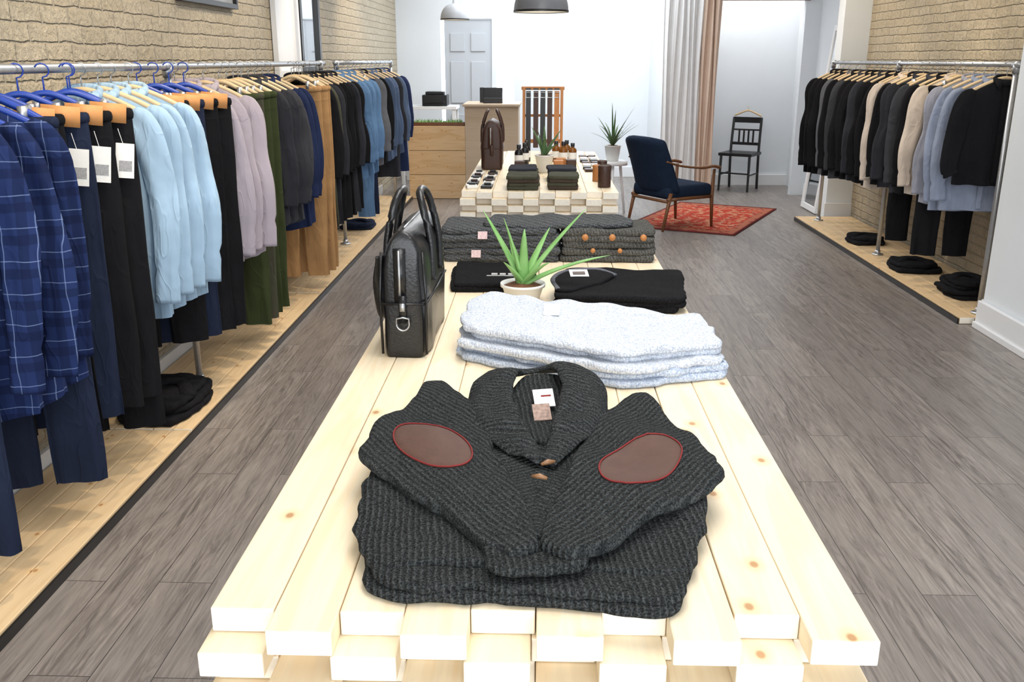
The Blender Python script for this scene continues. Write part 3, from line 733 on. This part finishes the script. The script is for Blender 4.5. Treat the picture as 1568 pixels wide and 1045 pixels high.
# (y, kind, fabric, x-offset)
for y,kind,fab,dx in [(2.30,'t','denimd',0),(2.42,'s','plaid',0),(2.56,'s','plaid',0),(2.70,'s','plaid',0),(2.79,'t','denimd',.02),
  (2.88,'j','blk',-.03),(2.98,'j','denimd',.005),(3.08,'j','blk',.04),(3.18,'j','blk',.07),(3.28,'t','blk',.03),
  (3.42,'s','light',0),(3.55,'s','light',0),(3.68,'s','light',0),(3.79,'s','light',.01),
  (3.90,'j','blk',0.),(3.99,'j','denimd',.035),(4.08,'j','blk',.07),(4.17,'j','blk',.10),
  (4.30,'s','lav',0),(4.42,'s','lav',.02),(4.55,'s','lav',.04),
  (4.74,'t','olive',.06),(4.86,'t','dgreen',.06),(4.98,'t','olive',.06),(5.10,'t','olive',.06),
  (5.26,'s','char',-.01),(5.40,'s','char',0),(5.54,'s','dgrey',0),(5.68,'s','navy',0),(5.80,'s','navy',0),
  (6.02,'t','camel',.09),(6.16,'t','camel',.10),(6.28,'t','camel',.10),(6.42,'c','blk',0),(6.56,'c','dgreen',0),(6.70,'c','char',0),(6.84,'c','blk',0),(7.0,'c','blk',0),(7.15,'c','blk',0),
  (7.3,'c','char',0),(7.45,'c','blk',0),(7.62,'s','denim',.03),(7.9,'s','denim',.03),(8.1,'s','denim',.03),(8.3,'t','denim',0),(8.45,'t','denimd',0),(8.65,'s','grey',0),(8.85,'s','blk',0),
  (9.1,'s','bluegrey',0),(9.35,'s','bluegrey',0),(9.6,'c','char',0),(9.85,'s','bluegrey',0),(10.1,'c','navy',0)]:
    sd_+=1
    f=F[fab]; hm=M['blueh'] if (y<3.3 or 3.85<y<4.2) else M['woodm']
    loc=(RX+dx+rr_(.010),y,ZG)
    if kind=='s':
        L={'plaid':.86,'light':.84,'lav':.82,'char':.80,'navy':.88}.get(fab,.82)
        o=shirt({'plaid':'plaid_shirt','light':'chambray_shirt','lav':'oxford_shirt','denim':'denim_jacket'}.get(fab,'button_shirt'),loc,f,rr_(.07)+.24,L=L,seed=sd_,hmat=hm,sl=.78 if fab in('light','plaid','lav') else .70,pocket=True)
        if y in (5.40,5.54,7.62): tagcard(o,.17,-.085,-.40,(.085,.002,.06))
    elif kind=='j':
        o=trousers('jeans',loc,f,.42+rr_(.08),L=1.05,seed=sd_,hmat=hm,patch=True,tag=y<3.25)
    elif kind=='t':
        o=trousers('trousers',loc,f,.22+rr_(.08),L=1.20 if fab!='camel' else 1.22,seed=sd_,hmat=hm,w=.19 if fab not in('camel','olive','dgreen') else .175)
    else:
        o=shirt('long_coat',loc,f,.2+rr_(.08),L=1.05,w=.21,th=.042,sl=.68,seed=sd_,hmat=hm,tail=0,cuff=False)
RX2=2.78; ZG2=1.455
for y,kind,fab,L in [(5.76,'c2','blk',.62),(5.92,'s','pale',.80),(6.05,'s','pale',.82),(6.2,'s','lgrey',.80),(6.34,'t','blk',1.1),(6.46,'s','cream',.78),(6.60,'s','blk',.8),(6.74,'s','dgrey',.8),(6.88,'t','blk',1.1),(7.0,'s','char',.8),(7.12,'s','blk',.8),(7.26,'s','cream',.84),(7.4,'s','blk',.84),(7.56,'s','blk',.84),(7.72,'s','char',.84),(7.88,'s','blk',.85),(8.04,'s','blk',.85),(8.2,'s','dgrey',.88),(8.36,'s','blk',.88),(8.52,'s','grey',.88),(8.68,'s','blk',.9),(8.84,'s','blk',.9),(9.0,'s','blk',.92)]:
    sd_+=1; loc=(RX2+rr_(.012),y,ZG2)
    if kind=='s': shirt('hanging_sweater',loc,F[fab],-.20+rr_(.07),L=L,seed=sd_,tail=0,sl=L*.92)
    elif kind=='t': trousers('trousers',loc,F[fab],-.2+rr_(.07),L=1.12,seed=sd_)
    elif kind=='c2': shirt('hooded_jacket',loc,F[fab],-.22,L=L,w=.21,seed=sd_,tail=0,sl=.56)
def rack(name,x,y0,y1,posts,z=1.55,hyb=None):
    e=empty(name,(x,0,0)); b=MB()
    b.tube([(0,y0,z),(0,y1,z)],.016,12)
    for y in posts:
        b.tube([(0,y,.043),(0,y,z)],.016,12); b.tube([(0,y-.03,z),(0,y+.03,z)],.022,12); b.tube([(0,y,z-.05),(0,y,z+.01)],.022,12)
        b.tube([(0,y,.043),(0,y,.052)],.045,16); b.tube([(0,y,.05),(0,y,.08)],.022,12)
        if hyb: b.tube([(0,y,z-.0),(hyb,y,z-.0)],.014,10); 
    b.obj('pipes',[M['steel']],parent=e)
rack('clothing_rack',RX,1.5,7.35,[2.1,4.24,7.22]); rack('clothing_rack',RX,7.75,10.7,[7.8,10.65]); rack('clothing_rack',RX2,5.62,9.2,[5.66,7.48,9.15],hyb=.4)

def pile(name,cx,cy,w,d,z,n,mat,seed,h=.035):
    b=MB(); rn=random.Random(seed); zz=z
    for i in range(n):
        k=1-.07*i; P=[]; ox=rn.uniform(-.012,.012); oy=rn.uniform(-.02,.02)
        for j in range(12):
            a=2*pi*j/12; r=rn.uniform(.88,1.04)*k
            P.append((ox+cx+w/2*r*math.copysign(abs(math.cos(a))**.6,math.cos(a)),oy+cy+d/2*r*math.copysign(abs(math.sin(a))**.6,math.sin(a))))
        b.slab(P,zz,h,0,.012,seed+i,N=88,edge=.014); zz+=h*.85
    pts=crv([(cx-w*.33,cy-d*.1,zz-.005),(cx-w*.1,cy+d*.12,zz+.008),(cx+w*.15,cy+d*.1,zz+.008),(cx+w*.33,cy-d*.15,zz-.005)],6); b.tube(pts,.035,8,0,.45)
    return b.obj(name,[mat])
pile('folded_black_jeans',-1.705,3.90,.37,.52,.043,3,F['blk'],90)
pile('folded_black_jeans',2.84,8.0,.34,.34,.043,2,F['blk'],93)
pile('folded_black_jeans',2.86,6.95,.36,.42,.043,2,F['blk'],94)
pile('folded_black_jeans',2.90,6.15,.34,.42,.043,4,F['blk'],95)
pile('folded_jeans',-1.72,8.6,.34,.34,.043,2,F['denimd'],97)

# ------------------------------------------------------------------ rug
t=NT('persian_rug'); S=t.sep(t.coord())
ax=t.math('ABSOLUTE',S[0]); ay=t.math('ABSOLUTE',S[1])
vo=t.new('ShaderNodeTexVoronoi'); vo.inputs['Scale'].default_value=11; vo.distance='MANHATTAN'; t.link(t.comb(ax,ay,0.),vo.inputs['Vector'])
p=t.ramp(vo.outputs['Distance'],[(.2,(.40,.05,.035)),(.42,(.03,.03,.05)),(.5,(.5,.22,.13))])
ed=t.math('MAXIMUM',t.math('MULTIPLY',ax,1/.55),t.math('MULTIPLY',ay,1/.90))
bord=t.math('GREATER_THAN',ed,.80); b2=t.math('GREATER_THAN',ed,.95)
fld=t.mix(t.math('GREATER_THAN',t.noise(t.comb(ax,ay,0.),14,2),.52),(.42,.055,.035),p)
x=t.mix(bord,fld,t.mix(.5,p,(.26,.04,.03))); x=t.mix(b2,x,(.14,.03,.03)); t.col(x); t.setp(.95,0,.05); t.bump(t.noise(t.coord(),200,2),.4,.004)
b=MB(); b.grid(lambda u,v:((u-.5)*1.1,(v-.5)*1.8,.004+.002*noise.noise(Vector((u*5,v*7,0)))),20,30)
b.obj('persian_rug',[t.m],loc=(1.72,9.55,.002),rz=-math.radians(26),solid=.006)

# ------------------------------------------------------------------ armchair
e=empty('armchair',(1.28,9.02,.010),math.radians(-58))
nv=fabric('navy_upholstery',(.012,.022,.045),.2)
b=MB(); b.box((0,.02,.36),(.56,.56,.13)); b.obj('seat',[nv],True,.05,parent=e,seg=4)
b=MB()
def bk(u,v):
    x=(u-.5)*(.62-.06*v); z=.36+.52*v; y=-.24-.16*v-.03*v*v+ .10*(abs(u-.5)*2)**2.2
    z-=.03*(abs(u-.5)*2)**3*v
    return (x,y,z)
b.grid(bk,14,10); b.obj('back',[nv],True,0,parent=e,solid=.075,sub=1)
b=MB()
for sx in (-1,1):
    b.tube([(sx*.27,.30,.56),(sx*.27,.29,.30),(sx*.27,.31,.002)],[.017,.02,.013],10)
    b.tube([(sx*.27,-.22,.36),(sx*.27,-.30,.002)],[.021,.013],10)
    b.tube(crv([(sx*.28,-.30,.66),(sx*.30,-.14,.615),(sx*.305,.10,.585),(sx*.29,.27,.59),(sx*.28,.36,.57)],6),[.018]*6+[.02]*6+[.026]*6+[.028]*6+[.018],10,0,.55)
    b.tube([(sx*.27,-.26,.30),(sx*.27,.29,.30)],.017,8)
b.tube([(-.27,.29,.29),(.27,.29,.29)],.015,8); b.tube([(-.27,-.25,.28),(.27,-.25,.28)],.015,8)
b.obj('wood_frame',[M['woodd']],parent=e)
e=empty('dining_chair',(2.50,11.70,0),math.radians(150)); b=MB()
b.box((0,0,.45),(.42,.40,.035))
for sx in (-1,1):
    b.tube([(sx*.18,.17,.44),(sx*.185,.18,.0)],[.018,.014],8)
    b.tube(crv([(sx*.18,-.21,0),(sx*.18,-.18,.45),(sx*.175,-.22,.88)],5),.017,8)
    b.tube([(sx*.18,.17,.2),(sx*.18,-.18,.2)],.011,8)
b.box((0,-.215,.85),(.36,.022,.07)); b.box((0,-.19,.56),(.34,.02,.035)); b.box((0,-.205,.73),(.34,.016,.02))
for x in (-.09,-.03,.03,.09): b.box((x,-.2,.65),(.022,.014,.18))
b.tube([(-.18,.17,.22),(.18,.17,.22)],.011,8)
b.obj('frame',[M['black']],False,.003,parent=e)
b=MB(); b.tube(crv([(-.17,-.22,.90),(-.08,-.22,.94),(0,-.22,.965),(.08,-.22,.94),(.17,-.22,.90)],5),.011,8); b.tube([(0,-.22,.96),(0,-.22,1.0),(.02,-.22,1.02)],.003,6); b.obj('hanger',[M['woodm']],parent=e)
e=empty('plant_stool',(.76,9.75,0)); b=MB()
b.lathe([(.001,.52),(.16,.52),(.16,.56),(.001,.56)],n=32)
for k in range(3):
    a=2*pi*k/3+.5; b.tube([(.10*math.cos(a),.10*math.sin(a),.52),(.17*math.cos(a),.17*math.sin(a),0)],[.016,.012],8)
b.obj('stool',[M['trim']],parent=e)
rn=random.Random(5)
aloe('potted_dracaena',(.76,9.75,.561),1,.085,.16,[(rn.uniform(0,6.28),rn.uniform(.08,.30),rn.uniform(.2,.48),rn.uniform(.05,.5)) for _ in range(26)],M['leafd'],.012,3,.25)
# ------------------------------------------------------------------ curtain
cw=NT('sheer_curtain'); cw.col(cw.mix(cw.noise(cw.coord(),4),(.84,.84,.84),(.74,.74,.74))); cw.setp(.9,0,.1)
ct=NT('tan_curtain'); ct.col(ct.mix(ct.noise(ct.coord(),4),(.72,.58,.48),(.62,.46,.36))); ct.setp(.9,0,.1)
b=MB()
def cur(x0,x1,nf,ph,am):
    def f(u,v):
        x=x0+(x1-x0)*u+.012*math.sin(v*5+u*9); z=.04+2.55*v
        y=11.15+am*math.sin(u*nf*2*pi+ph+.5*math.sin(v*3))*(1-.25*v)+.008*math.sin(u*nf*5.1*pi)
        return (x,y,z)
    return f
b.grid(cur(1.42,1.86,6,0,.028),90,24,0); b.grid(cur(1.85,2.06,3,1.0,.028),80,24,1)
b.obj('curtain',[cw.m,ct.m],solid=.003)
b=MB(); b.tube([(1.35,11.15,2.6),(3.05,11.15,2.6)],.012,10); b.obj('curtain_rod',[M['black']])
e=empty('floor_mirror',(2.93,9.75,.01),0); b=MB()
def lean(x0,x1,s0,s1,y=0,th=.035):
    R3=Matrix.Rotation(math.radians(5.5),3,'Y'); c=R3@Vector((0,(x0+x1)/2,(s0+s1)/2)); b.box(c,(th,x1-x0,s1-s0),0,R3)
for a in ((0,.55,0,.06),(0,.55,1.86,1.92),(0,.06,.06,1.86),(.49,.55,.06,1.86)): lean(*a)
b.obj('frame',[M['trim']],False,.004,parent=e)
b=MB(); lean(.03,.52,.03,1.89,th=.01); b.obj('glass',[M['mirror']],False,parent=e)

# ------------------------------------------------------------------ lights
def area(name,loc,rot,sx,sy,e,c=(1,1,1)):
    l=bpy.data.lights.new(name,'AREA'); l.shape='RECTANGLE'; l.size=sx; l.size_y=sy; l.energy=e; l.color=c
    o=bpy.data.objects.new(name,l); sc.collection.objects.link(o); o.location=loc; o.rotation_euler=rot; return o
area('storefront_daylight',(.4,-2.0,1.7),(math.radians(82),0,0),4.4,2.4,150,(.93,.97,1))
area('ceiling_fill_front',(0.25,2.4,3.05),(0,0,0),1.2,2.6,66,(1,.98,.95))  # added soft fill above the front table, no fixture modelled
area('ceiling_fill_mid',(0.4,6.8,3.05),(0,0,0),1.4,2.6,66,(1,.99,.97))  # unseen fill panel, added to even out the mid-room light
area('back_glow_fill',(0.2,11.2,3.05),(0,0,0),2.4,2.6,125,(.90,.95,1))  # cool fill added to give the back wall its daylight glow
area('fitting_room_light',(2.4,11.75,3.0),(0,0,0),.8,.5,20,(1,.95,.90))
def spot(loc,tgt,e,c=(1,.82,.58),ang=70):
    l=bpy.data.lights.new('track_spot','SPOT'); l.energy=e; l.color=c; l.spot_size=math.radians(ang); l.spot_blend=.7; l.shadow_soft_size=.03
    o=bpy.data.objects.new('track_spot',l); sc.collection.objects.link(o); o.location=loc
    o.rotation_euler=(Vector(tgt)-Vector(loc)).to_track_quat('-Z','Y').to_euler()
for y in (2.6,4.2,5.8,7.6,9.6): spot((-.75,y,2.95),(-1.9,y+.3,1.3),80)
for y in (3.1,4.6): spot((-.9,y+1.2,2.95),(-1.7,y,.1),70,ang=45)
for y in (6.2,7.6,9.0): spot((1.9,y,2.95),(3.2,y+.2,1.3),80)
w=bpy.data.worlds.new('World'); sc.world=w; w.use_nodes=True; w.node_tree.nodes['Background'].inputs[0].default_value=(.85,.92,1,1); w.node_tree.nodes['Background'].inputs[1].default_value=1.0
# ------------------------------------------------------------------ camera
cam=bpy.data.cameras.new('camera'); co=bpy.data.objects.new('camera',cam); sc.collection.objects.link(co)
co.location=(0,0,1.58); co.rotation_euler=(math.radians(90-17.15),0,math.radians(1.72))
cam.sensor_width=36; cam.lens=32.14; cam.clip_start=.05
sc.camera=co
